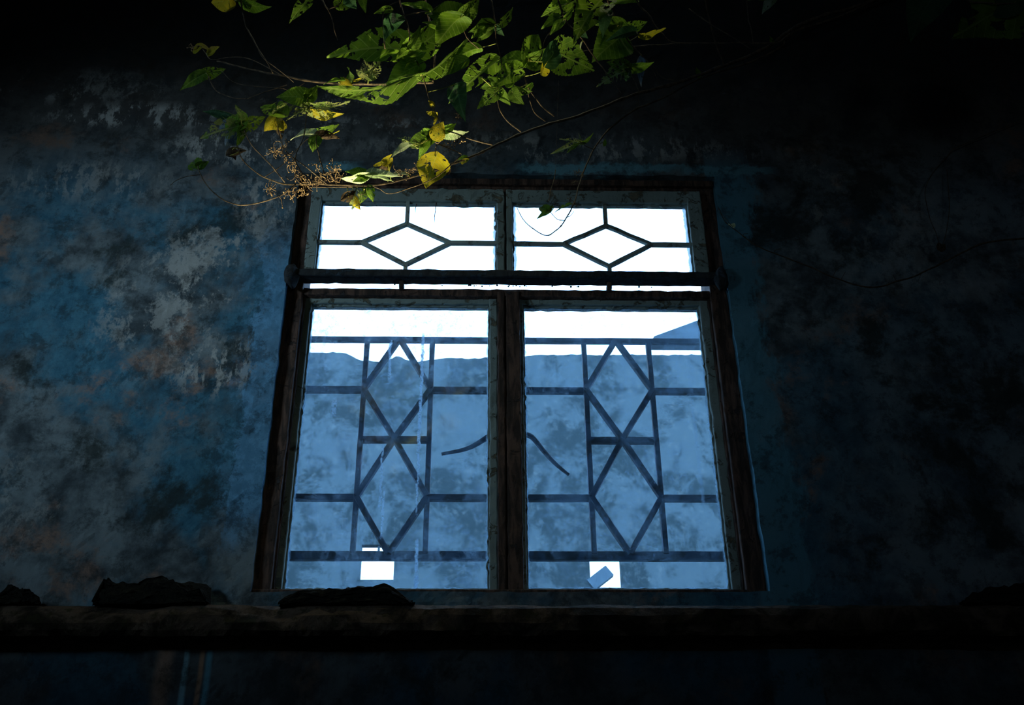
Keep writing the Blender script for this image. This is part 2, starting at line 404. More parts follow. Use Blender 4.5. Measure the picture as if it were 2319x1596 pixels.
# ------------------------------------------------------------------ window
win = empty('window_1', (.07, 0, OZ0)); tag(win, kind='structure')
def part(name, boxes, mat, parent, seed=0, amp=.0012, bev=.003, step=.02):
    bm = bmesh.new()
    for i, b in enumerate(boxes): rough_box(bm, *b, amp=amp, seed=seed+i*1.7, bev=bev, step=step)
    return link(name, bm, mat, parent)
part('jamb', [(OX0-.004, -.503, -.045, .06, OZ0, OZ1), (-.515, -.497, -.028, .05, OZ0, 3.27)], M['frame'], win, 1)
part('jamb', [(.640, OX1+.004, -.045, .06, OZ0, OZ1), (.634, .652, -.028, .05, OZ0, 3.27)], M['frame'], win, 3)
part('head', [(OX0, OX1, -.045, -.002, 3.612, OZ1), (OX0, OX1, -.058, -.040, 3.636, 3.658)], M['frame'], win, 5)
part('sill', [(OX0, OX1, -.050, .06, OZ0-.006, 2.392)], M['frame'], win, 7)
part('mullion', [(.054, .072, -.052, -.034, 3.292, 3.612)], M['beam'], win, 8)
part('mullion', [(.040, .060, -.040, .04, 2.385, 3.262), (.064, .102, -.044, .04, 2.385, 3.262), (.056, .068, -.030, .03, 2.385, 3.262)], M['frame'], win, 9)
part('head_rail', [(-.505, .642, -.038, .035, 3.248, 3.271), (-.505, .642, -.020, .03, 3.262, 3.275)], M['frame'], win, 11)
# transom beam, standing proud, with a slit of daylight under it
tb = part('transom_beam', [(-.536, .664, -.078, -.036, 3.285, 3.309), (-.536, .664, -.083, -.074, 3.283, 3.304)], M['beam'], win, 13)
for x, s in ((-.533, 1), (.668, 2)):
    bm = bmesh.new(); bmesh.ops.create_uvsphere(bm, u_segments=20, v_segments=12, radius=.5)
    for v in bm.verts:
        n = noise.noise_vector(v.co*2.4+Vector((s*5, 0, 0)))*.16; v.co += n
        v.co = Vector((v.co.x*.040+x, v.co.y*.05-.075, v.co.z*.074+3.286))
    link('beam_socket', bm, M['beam'], win, smooth=True)
part('slit_block', [(-.236, -.222, -.06, -.03, 3.262, 3.284)], M['frame'], win, 15)
part('slit_block', [(.348, .362, -.06, -.03, 3.262, 3.284)], M['frame'], win, 16)
bm = bmesh.new()
for k in range(26):       # crumbs of mortar in the slit
    x = random.uniform(-.05, .16) if k < 18 else random.uniform(-.4, .6); r_ = random.uniform(.0015, .0035)
    bmesh.ops.create_icosphere(bm, subdivisions=1, radius=r_, matrix=Matrix.Translation((x, -.045, 3.279-random.uniform(0, .004))))
tag(link('mortar_crumb', bm, M['moss'], win), kind='stuff')

gl_low = {}
def sash(x0, x1, z0, z1, gx0, gx1, gz0, gz1, y0, y1, gy, gmat, seed, muntins=()):
    b = bmesh.new()
    rough_box(b, x0, gx0, y0, y1, z0, z1, seed=seed, amp=.0014)
    rough_box(b, gx1, x1, y0, y1, z0, z1, seed=seed+1, amp=.0014)
    rough_box(b, x0, x1, y0+.001, y1, gz1, z1, seed=seed+2, amp=.0014)
    rough_box(b, x0, x1, y0+.001, y1, z0, gz0, seed=seed+3, amp=.0014)
    s = link('sash', b, M['sash'], win)
    # chipped putty bead round the glass
    b = bmesh.new()
    t = .0042
    for q in ((gx0-.001, gx0+t, gz0, gz1), (gx1-t, gx1+.001, gz0, gz1), (gx0, gx1, gz0-.001, gz0+t), (gx0, gx1, gz1-t, gz1+.001)):
        rough_box(b, q[0], q[1], gy-.007, gy-.001, q[2], q[3], amp=.0020, seed=seed+q[0], bev=0, step=.006, scale=70)
    link('putty', b, M['sash'], s)
    bm = bmesh.new(); hx, hz = (gx1-gx0)/2+.006, (gz1-gz0)/2+.006
    abox(bm, -hx, hx, -.0015, .0015, -hz, hz)
    g = link('glass_pane', bm, gmat); g.parent = s; g.location = Vector(((gx0+gx1)/2, gy, (gz0+gz1)/2)) - rootloc(win) - s.location
    for nm, pts in muntins:
        b = bmesh.new()
        for p, q in pts: strip(b, p, q, .0115, y0+.004, gy-.002, seed)
        link(nm, b, M['muntin'], s)
    return s
def strip(bm, p, q, wd, y0, y1, seed=0, amp=.0005):
    """flat bar between two (x, z) points"""
    p, q = Vector((p[0], 0, p[1])), Vector((q[0], 0, q[1])); d = q-p; L = d.length
    b = bmesh.new(); rough_box(b, 0, L, y0, y1, -wd/2, wd/2, amp=amp, step=.03, seed=seed, bev=.0018)
    ang = math.atan2(d.z, d.x)
    bmesh.ops.transform(b, matrix=Matrix.Translation(p) @ Matrix.Rotation(-ang, 4, 'Y'), verts=b.verts[:])
    me = bpy.data.meshes.new('t'); b.to_mesh(me); b.free(); bm.from_mesh(me); bpy.data.meshes.remove(me)
hzL = (3.234-2.404)/2; hxL = .25
zc = (3.234+2.404)/2
M['glassL'] = glass_material('dusty_glass_painted_sky_left', hxL, hzL, .020, .105,
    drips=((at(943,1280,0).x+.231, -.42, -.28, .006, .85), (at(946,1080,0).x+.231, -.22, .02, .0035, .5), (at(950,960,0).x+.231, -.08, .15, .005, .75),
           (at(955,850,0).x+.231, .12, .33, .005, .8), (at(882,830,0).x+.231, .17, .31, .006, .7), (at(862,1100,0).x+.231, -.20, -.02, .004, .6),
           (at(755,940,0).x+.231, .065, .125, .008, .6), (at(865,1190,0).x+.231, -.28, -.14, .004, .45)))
M['glassR'] = glass_material('dusty_glass_painted_sky_right', hxL, hzL, .018, .075,
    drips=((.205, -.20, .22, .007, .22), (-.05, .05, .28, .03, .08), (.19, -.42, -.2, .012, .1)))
M['glassT'] = glass_material('clear_upper_glass', .25, .14, .006, .006, rim=.004)
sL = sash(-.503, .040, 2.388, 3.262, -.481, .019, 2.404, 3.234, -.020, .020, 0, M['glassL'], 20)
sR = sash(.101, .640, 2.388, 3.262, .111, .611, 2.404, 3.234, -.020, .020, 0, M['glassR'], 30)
for s, txt in ((sL, 'left casement sash of greyish flaking paint'), (sR, 'right casement sash of greyish flaking paint')): s['label'] = txt
um = lambda cx, xl, xr: [('muntin', [((cx, 3.568), (cx, 3.486)), ((cx, 3.486), (cx-.126, 3.418)), ((cx-.126, 3.418), (cx+.002, 3.341)), ((cx+.002, 3.341), (cx+.128, 3.419)),
        ((cx+.128, 3.419), (cx, 3.486)), ((cx+.002, 3.341), (cx+.002, 3.29)), ((xl, 3.418), (cx-.126, 3.418)), ((cx+.128, 3.419), (xr, 3.419))])]
sash(-.505, .060, 3.293, 3.612, -.474, .038, 3.300, 3.566, -.064, -.032, -.045, M['glassT'], 40, um(-.222, -.476, .040))
sash(.066, .642, 3.293, 3.612, .083, .600, 3.300, 3.566, -.064, -.032, -.045, M['glassT'], 50, um(.356, .081, .602))
bm = bmesh.new()
for a_ in (((944, 458), (941, 472), (941, 486)), ((988, 458), (986, 475), (984, 492), (985, 506))):
    P = [at(*p, -.052) for p in a_]; tube(bm, P, [.0016]+[.0011]*(len(P)-2)+[.0003], 5)
link('rust_run', bm, M['rust'], win)

# iron grilles behind the glass
def grille(cx, label):
    g = empty('window_grille', (cx, .10, 2.53)); tag(g, label, 'window grille')
    x0, x1 = (-.56, .06) if cx < 0 else (.08, .70)
    v0, v1 = cx-.092, cx+.094
    Z = [3.183, 3.018, 2.863, 2.692, 2.534]
    def hb(z, a, b, w_=.018, nm='horizontal_bar'):
        bm = bmesh.new(); strip(bm, (a, z), (b, z), w_, .088, .104, z); link(nm, bm, M['iron'], g)
    hb(Z[0], x0, x1, .015); hb(Z[4]-.004, x0, x1, .024)
    for z in (Z[1], Z[3]): hb(z, x0, v0); hb(z, v1, x1)
    hb(Z[2], v0, v1)
    for v in (v0, v1):
        bm = bmesh.new(); strip(bm, (v, Z[4]), (v, Z[0]), .014, .084, .102, v); link('vertical_bar', bm, M['iron'], g)
    for zt, zm, zb in ((Z[0], Z[1], Z[2]), (Z[2], Z[3], Z[4])):
        bm = bmesh.new()
        for p, q in (((cx, zt), (v0, zm)), ((v0, zm), (cx, zb)), ((cx, zb), (v1, zm)), ((v1, zm), (cx, zt))): strip(bm, p, q, .015, .080, .098, cx)
        link('diamond', bm, M['iron'], g)
grille(-.2385, 'iron grille of two stacked diamonds behind the left lower window sash')
grille(.382, 'iron grille of two stacked diamonds behind the right lower window sash')
def stay(pts, label):
    P = spline([at(x, y, .055) for x, y in pts], 5); o = empty('window_stay', P[0]); tag(o, label, 'window hook')
    bm = bmesh.new(); n = len(P); tube(bm, P, [.0085-.0040*i/(n-1) for i in range(n)], 8); link('hook', bm, M['iron'], o, True)
    bm = bmesh.new(); bmesh.ops.create_uvsphere(bm, u_segments=12, v_segments=8, radius=.010, matrix=Matrix.Translation(P[0])); link('eye', bm, M['iron'], o, True)
stay([(1112, 984), (1080, 1005), (1050, 1018), (1000, 1028)], 'curved dark iron stay hook behind the glass, curling left of the centre post')
stay([(1182, 982), (1205, 990), (1232, 1022), (1258, 1050), (1288, 1075)], 'curved dark iron stay hook behind the glass, curling right of the centre post')

# ------------------------------------------------------------------ outside: ruined wall across the yard
def far_material():
    a = N('grey_blue_far_plaster'); o = a.obj
    f = a.noise(o, 2.6, 10, .72, .3); g = a.noise(o, 14, 9, .75)
    c = a.mix(a.ramp(f, .44, .57), (.028, .046, .052), (.070, .105, .120))
    c = a.mix(a.mul(a.ramp(g, .5, .7), .5), c, (.15, .19, .20))
    return a.done(a.pbr(c, .95, None, .1))
M['far'] = far_material(); M['farroof'] = flat('far_roof_slate', (.06, .10, .13), .9, .3, 4)
struct('ground', [(-14, 14, .24, 30, -.2, -.02)], M['ground'])
far = empty('ruined_building', (0, 6.2, 0)); tag(far, 'pale blue roofless building wall with two openings, seen through the dirty panes', 'building')
bm = bmesh.new()
YF = 6.0
wins = [(-.985, -.712, 4.585, 4.885), (.885, 1.138, 4.52, 4.79)]
xs = sorted(set(lin(-8, -2.2, .5) + lin(-2.2, 2.6, .03) + lin(2.6, 8, .5) + [8] + [q for w_ in wins for q in w_[:2]]))
def top(x):
    K = [(-9, 6.75), (-1.45, 6.73), (-1.25, 6.73), (-1.10, 6.65), (-.88, 6.63), (-.78, 6.70), (-.62, 6.64), (-.3, 6.68), (.1, 6.685), (.5, 6.72), (9, 6.78)]
    for (xa, za), (xb, zb_) in zip(K, K[1:]):
        if xa <= x <= xb: t = za+(zb_-za)*(x-xa)/(xb-xa)
    return t + .012*noise.noise(Vector((x*4, 0, 0))) + .012*noise.noise(Vector((x*18, 0, 0)))
zsx = [0, 4.52, 4.585, 4.79, 4.885]
for i in range(len(xs)-1):
    a_, b_ = xs[i], xs[i+1]; cx = (a_+b_)/2
    for j in range(5):
        z0 = zsx[j]; z1 = zsx[j+1] if j < 4 else None
        if z1 and any(w_[0] <= cx <= w_[1] and w_[2]-.001 <= (z0+z1)/2 <= w_[3]+.001 for w_ in wins): continue
        ta, tb_ = (z1, z1) if z1 else (top(a_), top(b_))
        vs = [bm.verts.new(p) for p in ((a_,YF,z0),(b_,YF,z0),(b_,YF,tb_),(a_,YF,ta),(a_,YF+.07,z0),(b_,YF+.07,z0),(b_,YF+.07,tb_),(a_,YF+.07,ta))]
        for f in ((0,1,2,3),(5,4,7,6),(0,4,5,1),(3,2,6,7),(0,3,7,4),(1,5,6,2)): bm.faces.new([vs[k] for k in f])
link('wall', bm, M['far'], far, recalc=False)
bm = bmesh.new(); abox(bm, -.855, -.838, YF+.02, YF+.05, 4.82, 4.885); abox(bm, -.99, -.71, YF+.02, YF+.05, 4.805, 4.82)
link('window_bar', bm, M['farroof'], far)
bm = bmesh.new()     # tilted slab fallen across the right-hand opening
b = bmesh.new(); abox(b, -.10, .10, 0, .06, -.05, .05)
bmesh.ops.transform(b, matrix=Matrix.Translation((.965, YF-.02, 4.60)) @ Matrix.Rotation(R(-38), 4, 'Y'), verts=b.verts[:])
me = bpy.data.meshes.new('t'); b.to_mesh(me); b.free(); bm.from_mesh(me)
link('fallen_slab', bm, M['farroof'], far)
bm = bmesh.new()     # eave that juts up at the right
pr = [(1.55, 6.90), (1.60, 6.98), (2.05, 7.17), (2.6, 7.40), (8, 9.3), (8, 8.9), (2.6, 7.02), (2.05, 6.90)]
f1 = [bm.verts.new((x, YF+.08, z)) for x, z in pr]; f2 = [bm.verts.new((x, YF+.20, z)) for x, z in pr]
bm.faces.new(f1); bm.faces.new(f2[::-1])
for i in range(len(pr)): bm.faces.new((f1[i], f2[i], f2[(i+1)%len(pr)], f1[(i+1)%len(pr)]))
link('roof', bm, M['farroof'], far)
bm = bmesh.new(); abox(bm, 2.5, 2.8, YF+.08, YF+1, 0, 7.05); link('pier', bm, M['far'], far)
bm = bmesh.new(); abox(bm, 7.4, 7.7, YF+.08, YF+1, 0, 8.75); link('pier', bm, M['far'], far)

# ------------------------------------------------------------------ vines
def stem_mat(name, c1, c2):
    a = N(name); o = a.obj; f = a.noise(o, 60, 6, .7)
    return a.done(a.pbr(a.mix(a.ramp(f, .4, .6), c1, c2), .7, a.bump(a.noise(o, 260, 4, .7), .002), .25))
M['stem'] = stem_mat('brown_vine_bark', (.035, .026, .018), (.11, .078, .048))
M['petiole'] = stem_mat('green_petiole', (.12, .15, .03), (.26, .27, .06))
M['dry'] = stem_mat('dry_tan_florets', (.09, .055, .03), (.30, .20, .10))
def leaf_material(name, c1, c2, vein, hole=None, skel=False, rough=.62, trans=.55):
    a = N(name); o = a.obj; X, Y, Z = a.sep(o)
    rnd = a.n('ShaderNodeObjectInfo').outputs['Random']
    off = a.n('ShaderNodeCombineXYZ'); a.l(a.mul(rnd, 30.), off.inputs[2])
    va = a.n('ShaderNodeVectorMath', operation='ADD'); a.l(o, va.inputs[0]); a.l(off.outputs[0], va.inputs[1]); v = va.outputs[0]
    ax = a.math('ABSOLUTE', X)
    mid = a.ramp(ax, .020, .008)
    t = a.math('FRACT', a.mul(a.math('SUBTRACT', Y, a.mul(ax, .95)), 7.5))
    side = a.ramp(a.math('ABSOLUTE', a.math('SUBTRACT', t, .5)), .085, .03)
    veins = a.math('MAXIMUM', mid, side)
    n1 = a.noise(v, 3.0, 5, .6); n2 = a.noise(v, 14, 6, .7)
    c = a.mix(a.ramp(a.math('ADD', a.mul(n1, .7), a.mul(n2, .3)), .38, .62), c1, c2)
    c = a.mix(a.mul(veins, .55), c, vein)
    c = a.mix(a.mul(a.ramp(n2, .64, .72), .6), c, (.10, .06, .02))
    hs = a.n('ShaderNodeHueSaturation'); a.l(c, hs.inputs['Color']); a.l(a.math('ADD', .7, a.mul(rnd, .6)), hs.inputs['Value']); c = hs.outputs[0]
    bp = a.bump(a.math('ADD', veins, a.mul(n2, .3)), .02, .5)
    d = a.pbr(c, rough, bp, .2)
    tl = a.n('ShaderNodeBsdfTranslucent'); a.l(c, tl.inputs[0])
    mx = a.n('ShaderNodeMixShader'); mx.inputs[0].default_value = trans; a.l(d, mx.inputs[1]); a.l(tl.outputs[0], mx.inputs[2]); sh = mx.outputs[0]
    if hole is not None:
        h = a.ramp(a.noise(v, 6.5 if not skel else 5, 5, .6, .6, (4, 4, 4)), hole, hole+.02)
        keep = a.math('MAXIMUM', a.ramp(ax, .03, .02), side if skel else 0.)
        k = a.math('MAXIMUM', a.math('SUBTRACT', 1., h), keep)
        tr = a.n('ShaderNodeBsdfTransparent'); m2 = a.n('ShaderNodeMixShader'); a.l(k, m2.inputs[0]); a.l(tr.outputs[0], m2.inputs[1]); a.l(sh, m2.inputs[2]); sh = m2.outputs[0]
    return a.done(sh)
LM = {
 'g': leaf_material('green_leaf', (.058, .130, .010), (.125, .235, .018), (.22, .33, .07)),
 'h': leaf_material('eaten_green_leaf', (.060, .130, .010), (.13, .235, .018), (.23, .33, .07), .56),
 'y': leaf_material('yellowing_leaf', (.30, .29, .012), (.48, .38, .015), (.42, .40, .08), .60),
 's': leaf_material('skeletal_leaf', (.13, .22, .04), (.30, .32, .10), (.34, .38, .20), .47, True),
 'd': leaf_material('dark_green_leaf', (.020, .060, .025), (.035, .095, .035), (.06, .13, .06)),
 'b': leaf_material('dead_grey_leaf', (.07, .11, .15), (.22, .30, .36), (.26, .32, .36), .60, True),
 'k': leaf_material('dead_brown_leaf', (.03, .022, .014), (.10, .07, .04), (.15, .10, .06), .60, True),
 'w': leaf_material('pale_underside_leaf', (.22, .33, .14), (.40, .46, .30), (.55, .60, .45), .62, True, trans=.35),
}
NL = {'g': 'green ovate leaf', 'h': 'green leaf riddled with insect holes', 'y': 'yellowing leaf', 's': 'leaf eaten down to its veins', 'd': 'dark green leaf', 'b': 'dead blue-grey shrivelled leaf', 'k': 'dead blackish-brown leaf', 'w': 'leaf showing its pale underside'}
def leaf_mesh(wr, var, heart=.12, teeth=True, curl=.0):
    """blade 1 long along +y, normal +z"""
    nv, nu = 34, 8; bm = bmesh.new(); rng = random.Random(var); ph = rng.uniform(0, 6)
    g = []
    for j in range(nv+1):
        v = j/nv
        wv = wr*(math.sin(math.pi*min(1, v**.62))**.9)*(1-.28*v) if 0 < v < 1 else 0.0
        wv = max(wv, .004 if v < 1 else 0)
        row = []
        for i in range(-nu, nu+1):
            u = i/nu
            ww = wv*(1+(.11*((v*17) % 1)-.05 if teeth and abs(i) == nu else 0))
            x = u*ww; y = v - heart*abs(u)**1.6*(1-v)**3*1.6
            z = .16*abs(x)/max(wr,.1)*.5 - .20*v*v + .020*math.sin(v*13+ph+u*2)*abs(u) + .03*math.sin(v*5+ph)
            if curl: z -= curl*(abs(u)**2)*wv*2; x *= (1-curl*.35*abs(u))
            row.append(bm.verts.new((x, y, z)))
        g.append(row)
    for a, b in zip(g, g[1:]):
        for i in range(2*nu): bm.faces.new((a[i], a[i+1], b[i+1], b[i]))
    bmesh.ops.remove_doubles(bm, verts=bm.verts[:], dist=1e-5)
    me = bpy.data.meshes.new('leaf'); bm.to_mesh(me); bm.free()
    for p in me.polygons: p.use_smooth = True
    return me
LMESH = {}
def get_leaf(kind, wr, var, curl):
    wq = round(wr/.05)*.05; key = (kind, round(wq, 2), var, curl)
    if key not in LMESH:
        me = leaf_mesh(wq, var, .14 if wq > .3 else .04, kind != 'd', curl); me.materials.append(LM[kind]); LMESH[key] = me
    return LMESH[key]
lrng = random.Random(3)
def add_leaf(root, base, tip, wr, kind, Y, face=25, dY=None, curl=0., segs=None, lab=True):
    """base, tip in photo pixels at depth Y; face: degrees the blade is turned away from the lens"""
    if dY is None: dY = lrng.uniform(-.03, .03)
    b = at(*base, Y); t = at(*tip, Y+dY)
    d = t-b; L = d.length; d.normalize()
    toc = (CAM-b).normalized(); n = toc - d*toc.dot(d); n.normalize()
    n = Matrix.Rotation(R(face), 3, d) @ n
    x = d.cross(n)
    mt = Matrix((x, d, n)).transposed().to_4x4()
    o = bpy.data.objects.new('leaf', get_leaf(kind, wr, lrng.randrange(3), curl)); col.objects.link(o)
    o.parent = root; o.rotation_euler = mt.to_euler(); o.scale = (L, L, L); o.location = b - rootloc(root)
    if kind != 'g' and lab: o['label'] = NL[kind]
    return b
def knobbly(P, r0_, r1_, seed):
    n = len(P); out = []
    for i, p in enumerate(P):
        r_ = r0_+(r1_-r0_)*i/(n-1); out.append(r_*(1+.16*noise.noise(Vector((i*.9, seed, 0))) + (.35 if i % 9 == 4 else 0)))
    return out
def vine(name, label, cat, stems, leaves=(), florets=(), Y=-.6, group=None):
    """stems: (pixel points, r0, r1[, Y0, Y1]); leaves: (base, tip, width, kind[, face, curl]); florets: (px, py, size px)"""
    first = stems[0]; y0 = first[3] if len(first) > 3 else Y
    p0 = at(*first[0][0], y0); root = empty(name, p0); tag(root, label, cat, group)
    allpts = []
    for si, st in enumerate(stems):
        pts, ra, rb = st[:3]; ya, yb = (st[3], st[4]) if len(st) > 3 else (Y, Y)
        n = len(pts)
        P = [at(x, y, ya+(yb-ya)*i/(n-1)) for i, (x, y) in enumerate(pts)]
        S = spline(P, 7)
        for i, p in enumerate(S): p += noise.noise_vector(p*28+Vector((si, 0, 0)))*min(.0022, ra*.8)
        bm = bmesh.new(); tube(bm, S, knobbly(S, ra, rb, si), 8)
        link('stem' if si == 0 else 'side_shoot', bm, M['stem'], root, True)
        for k in range(n-1):
            for t in range(9):
                q = t/9; allpts.append(((pts[k][0]*(1-q)+pts[k+1][0]*q, pts[k][1]*(1-q)+pts[k+1][1]*q), ya+(yb-ya)*(k+q)/(n-1)))
        allpts.append((pts[-1], yb))
    pet = bmesh.new(); npet = 0
    for lf in leaves:
        base, tip, wr, kind = lf[:4]; face = lf[4] if len(lf) > 4 else lrng.uniform(-35, 35); curl = lf[5] if len(lf) > 5 else 0.
        (q, yq) = min(allpts, key=lambda a_: (a_[0][0]-base[0])**2+(a_[0][1]-base[1])**2)
        dist = math.hypot(q[0]-base[0], q[1]-base[1])
        Yl = yq + (lrng.uniform(-.05, .05) if dist > 8 else 0)
        b = add_leaf(root, base, tip, wr, kind, Yl, face, None, curl)
        if dist > 1:
            a_ = at(*q, yq); mid = a_.lerp(b, .5)+Vector((0, -.004, -.006 if dist > 15 else 0))
            S = spline([a_, mid, b], 4); tube(pet, S, [.0014]*2+[.0009]*(len(S)-2), 5); npet += 1
    if npet: tag(link('petioles', pet, M['petiole'], root, True), kind='stuff')
    else: pet.free()
    for k, (px, py, sz) in enumerate(florets):
        (q, yq) = min(allpts, key=lambda a_: (a_[0][0]-px)**2+(a_[0][1]-py)**2)
        c = at(px, py, yq); s = sz*.0009; bm = bmesh.new(); rg = random.Random(k*13+int(px))
        a_ = at(*q, yq); tube(bm, spline([a_, a_.lerp(c, .5)+Vector((.002, -.003, .003)), c], 3), .0007, 5)
        for j in range(9):
            p = Vector((0,0,0)); d = Vector((rg.gauss(0,1), rg.gauss(0,1), rg.gauss(0,1))).normalized(); pts = [c.copy()]
            axis = Vector((rg.gauss(0,1), rg.gauss(0,1), rg.gauss(0,1))).normalized()
            for i in range(7):
                d = Matrix.Rotation(R(rg.uniform(15, 42)), 3, axis) @ d; pts.append(pts[-1]+d*s*.24)
            tube(bm, pts, [.0006]*5+[.0005, .0004, .0003][:3], 4)
            bmesh.ops.create_icosphere(bm, subdivisions=1, radius=rg.uniform(.0010, .0019), matrix=Matrix.Translation(pts[-1]))
        link('dry_floret', bm, M['dry'], root, True)
    return root

# main woody vine that crosses in front of the wall and over the window head
vine('woody_vine', 'long woody vine crossing above the window, its left end thick with sunlit leaves and florets', 'vine', [
  ([(2700, -420), (2330, -130), (1960, 8), (1880, 30), (1800, 62), (1750, 98), (1700, 125), (1620, 156), (1540, 186), (1450, 210), (1380, 236), (1310, 262), (1250, 279), (1200, 296), (1130, 326), (1080, 350), (1035, 367), (980, 387), (920, 404), (860, 418), (790, 420), (720, 417), (660, 418), (620, 410), (580, 390), (550, 362), (535, 328)], .0062, .0011, -.075, -.66),
  ([(670, 418), (640, 440), (600, 456), (545, 465), (500, 449), (470, 421), (452, 392), (447, 374)], .0016, .0011, -.66, -.64),
  ([(455, 395), (425, 399), (400, 408), (385, 420)], .0010, .0006, -.64, -.63),
  ([(1180, 298), (1150, 275), (1132, 250), (1125, 220), (1112, 195)], .0017, .0010, -.63, -.66),
  ([(1255, 264), (1230, 245), (1215, 225), (1195, 195), (1185, 155), (1195, 137)], .0017, .0010, -.61, -.68),
  ([(1235, 275), (1210, 255), (1200, 228), (1195, 205)], .0012, .0008, -.61, -.66),
  ([(1115, 328), (1075, 318), (1040, 305), (1005, 290), (990, 262), (972, 225), (958, 175), (945, 140), (925, 112)], .0016, .0011, -.64, -.72),
  ([(1045, 348), (1015, 335), (990, 325), (975, 314)], .0013, .0010, -.65, -.68),
  ([(985, 352), (988, 330), (1000, 318)], .0009, .0007, -.65, -.68),
  ([(645, 412), (610, 370), (575, 335), (560, 310), (550, 285)], .0015, .0010, -.66, -.67),
  ([(700, 415), (672, 372), (670, 350), (688, 310), (694, 262), (697, 224)], .0014, .0009, -.66, -.69),
  ([(735, 395), (725, 360), (718, 330), (716, 302)], .0014, .0009, -.66, -.68),
  ([(740, 416), (690, 375), (650, 345), (635, 315), (626, 262)], .0013, .0009, -.66, -.68),
  ([(600, 400), (640, 372), (690, 320), (730, 292)], .0009, .0005, -.66, -.64),
  ([(1045, 352), (985, 402), (930, 425), (880, 438), (845, 424), (740, 424), (690, 424)], .0012, .0008, -.68, -.69),
  ([(830, 418), (828, 400)], .0010, .0008, -.66, -.67),
  ([(822, 420), (826, 435), (818, 440)], .0010, .0007, -.66, -.67),
  ([(1640, 148), (1625, 110), (1610, 60), (1592, -40), (1580, -200)], .0022, .0018, -.45, -.55),
  ([(1790, 76), (1760, 96), (1700, 97), (1600, 97), (1500, 101), (1400, 107), (1310, 118)], .0030, .0010, -.42, -.52),
 ], [
  ((925,112),(738,103),.30,'h',38), ((930,114),(1032,50),.33,'h',30), ((944,148),(868,192),.34,'g',40), ((952,172),(740,240),.24,'h',-66), ((948,168),(1085,108),.17,'h',50),
  ((697,222),(626,214),.42,'g',25), ((697,222),(720,197),.55,'g',25), ((640,258),(582,228),.28,'h',30), ((628,252),(678,240),.42,'s',40), ((626,262),(598,294),.50,'y',10,.6), ((628,264),(642,288),.55,'y',-20,.6), ((628,275),(636,312),.35,'k',10,.6),
  ((700,245),(788,246),.34,'s',50), ((700,248),(652,262),.26,'s',40), ((705,250),(770,268),.26,'y',45),
  ((525,262),(446,240),.16,'d',20,.8), ((548,283),(502,262),.46,'g',20), ((552,283),(602,268),.42,'h',20), ((545,285),(450,306),.34,'s',25), ((548,290),(540,332),.28,'g',-30), ((546,266),(538,230),.30,'h',40),
  ((530,288),(508,322),.55,'b',30,.7), ((532,285),(498,300),.5,'b',-30,.7), ((520,352),(560,345),.4,'k',30,.7), ((525,340),(535,365),.5,'k',0,.7),
  ((716,302),(652,304),.24,'w',58), ((718,300),(775,290),.36,'h',45), ((716,312),(706,342),.55,'g',20), ((722,306),(768,320),.36,'k',40,.4), ((716,304),(772,308),.2,'y',60),
  ((975,313),(912,328),.34,'g',28), ((976,312),(961,279),.42,'h',20), ((975,316),(943,357),.30,'g',35), ((985,310),(1006,276),.55,'y',15), ((1000,300),(1066,308),.24,'w',40), ((1005,295),(1035,282),.4,'g',30), ((930,328),(884,346),.2,'w',50), ((940,330),(900,305),.3,'s',35),
  ((880,372),(893,345),.45,'y',20,.5), ((878,368),(858,380),.6,'k',20,.6), ((870,372),(884,362),.6,'y',-20,.5),
  ((987,354),(966,412),.52,'y',10,.2), ((1010,366),(998,388),.4,'k',20,.6), ((1056,358),(1032,367),.42,'h',20), ((1050,362),(1062,370),.4,'y',20),
  ((829,398),(773,412),.30,'w',-40), ((830,398),(912,386),.20,'w',-50), ((829,396),(783,383),.34,'g',35), ((835,400),(895,402),.16,'w',-40), ((828,402),(800,410),.3,'g',10), ((925,395),(870,392),.16,'w',50),
  ((826,430),(814,460),.45,'h',10,.3), ((835,424),(842,455),.4,'h',20,.4), ((805,432),(796,470),.50,'s',10,.6), ((800,435),(775,450),.45,'k',10,.6), ((792,448),(812,474),.4,'y',20,.6),
  ((448,376),(424,364),.45,'h',20), ((448,376),(472,368),.42,'g',20),
  ((1112,195),(1085,198),.36,'g',20), ((1128,208),(1080,240),.36,'h',25), ((1132,206),(1152,238),.36,'g',20), ((1130,190),(1105,172),.4,'g',20), ((1165,200),(1196,212),.26,'h',40), ((1160,208),(1180,234),.42,'g',20), ((1148,188),(1178,178),.42,'g',30), ((1170,160),(1122,186),.40,'h',30), ((1192,200),(1215,196),.4,'g',30),
  ((1195,137),(1232,74),.50,'h',30), ((1190,136),(1128,134),.36,'g',30), ((1128,134),(1020,218),.19,'h',18), ((1200,136),(1262,112),.34,'g',40), ((1262,116),(1334,160),.48,'h',15), ((1240,140),(1272,85),.36,'d',30), ((1228,162),(1245,125),.3,'y',40),
  ((1035,190),(1044,260),.26,'d',20), ((1050,138),(996,168),.42,'g',40),
  ((985,262),(998,250),.5,'y',10,.5), ((983,240),(972,228),.5,'y',10,.5), ((1748,98),(1745,84),.3,'h',20), ((1582,172),(1578,150),.3,'g',20),
 ], [(622,345,18),(640,333,16),(648,352,18),(660,372,18),(668,398,20),(682,402,16),(697,424,20),(712,410,18),(726,402,16),(744,394,20),(760,388,14),(762,408,16),(775,398,12),(655,440,14),(640,470,0.1),(612,436,12),(610,424,12),(752,376,12),(716,372,12),(1035,320,14),(1012,332,10),(905,388,16),(925,394,18),(940,384,14),(672,436,16),(688,438,12),(1040,258,8)], Y=-.66)

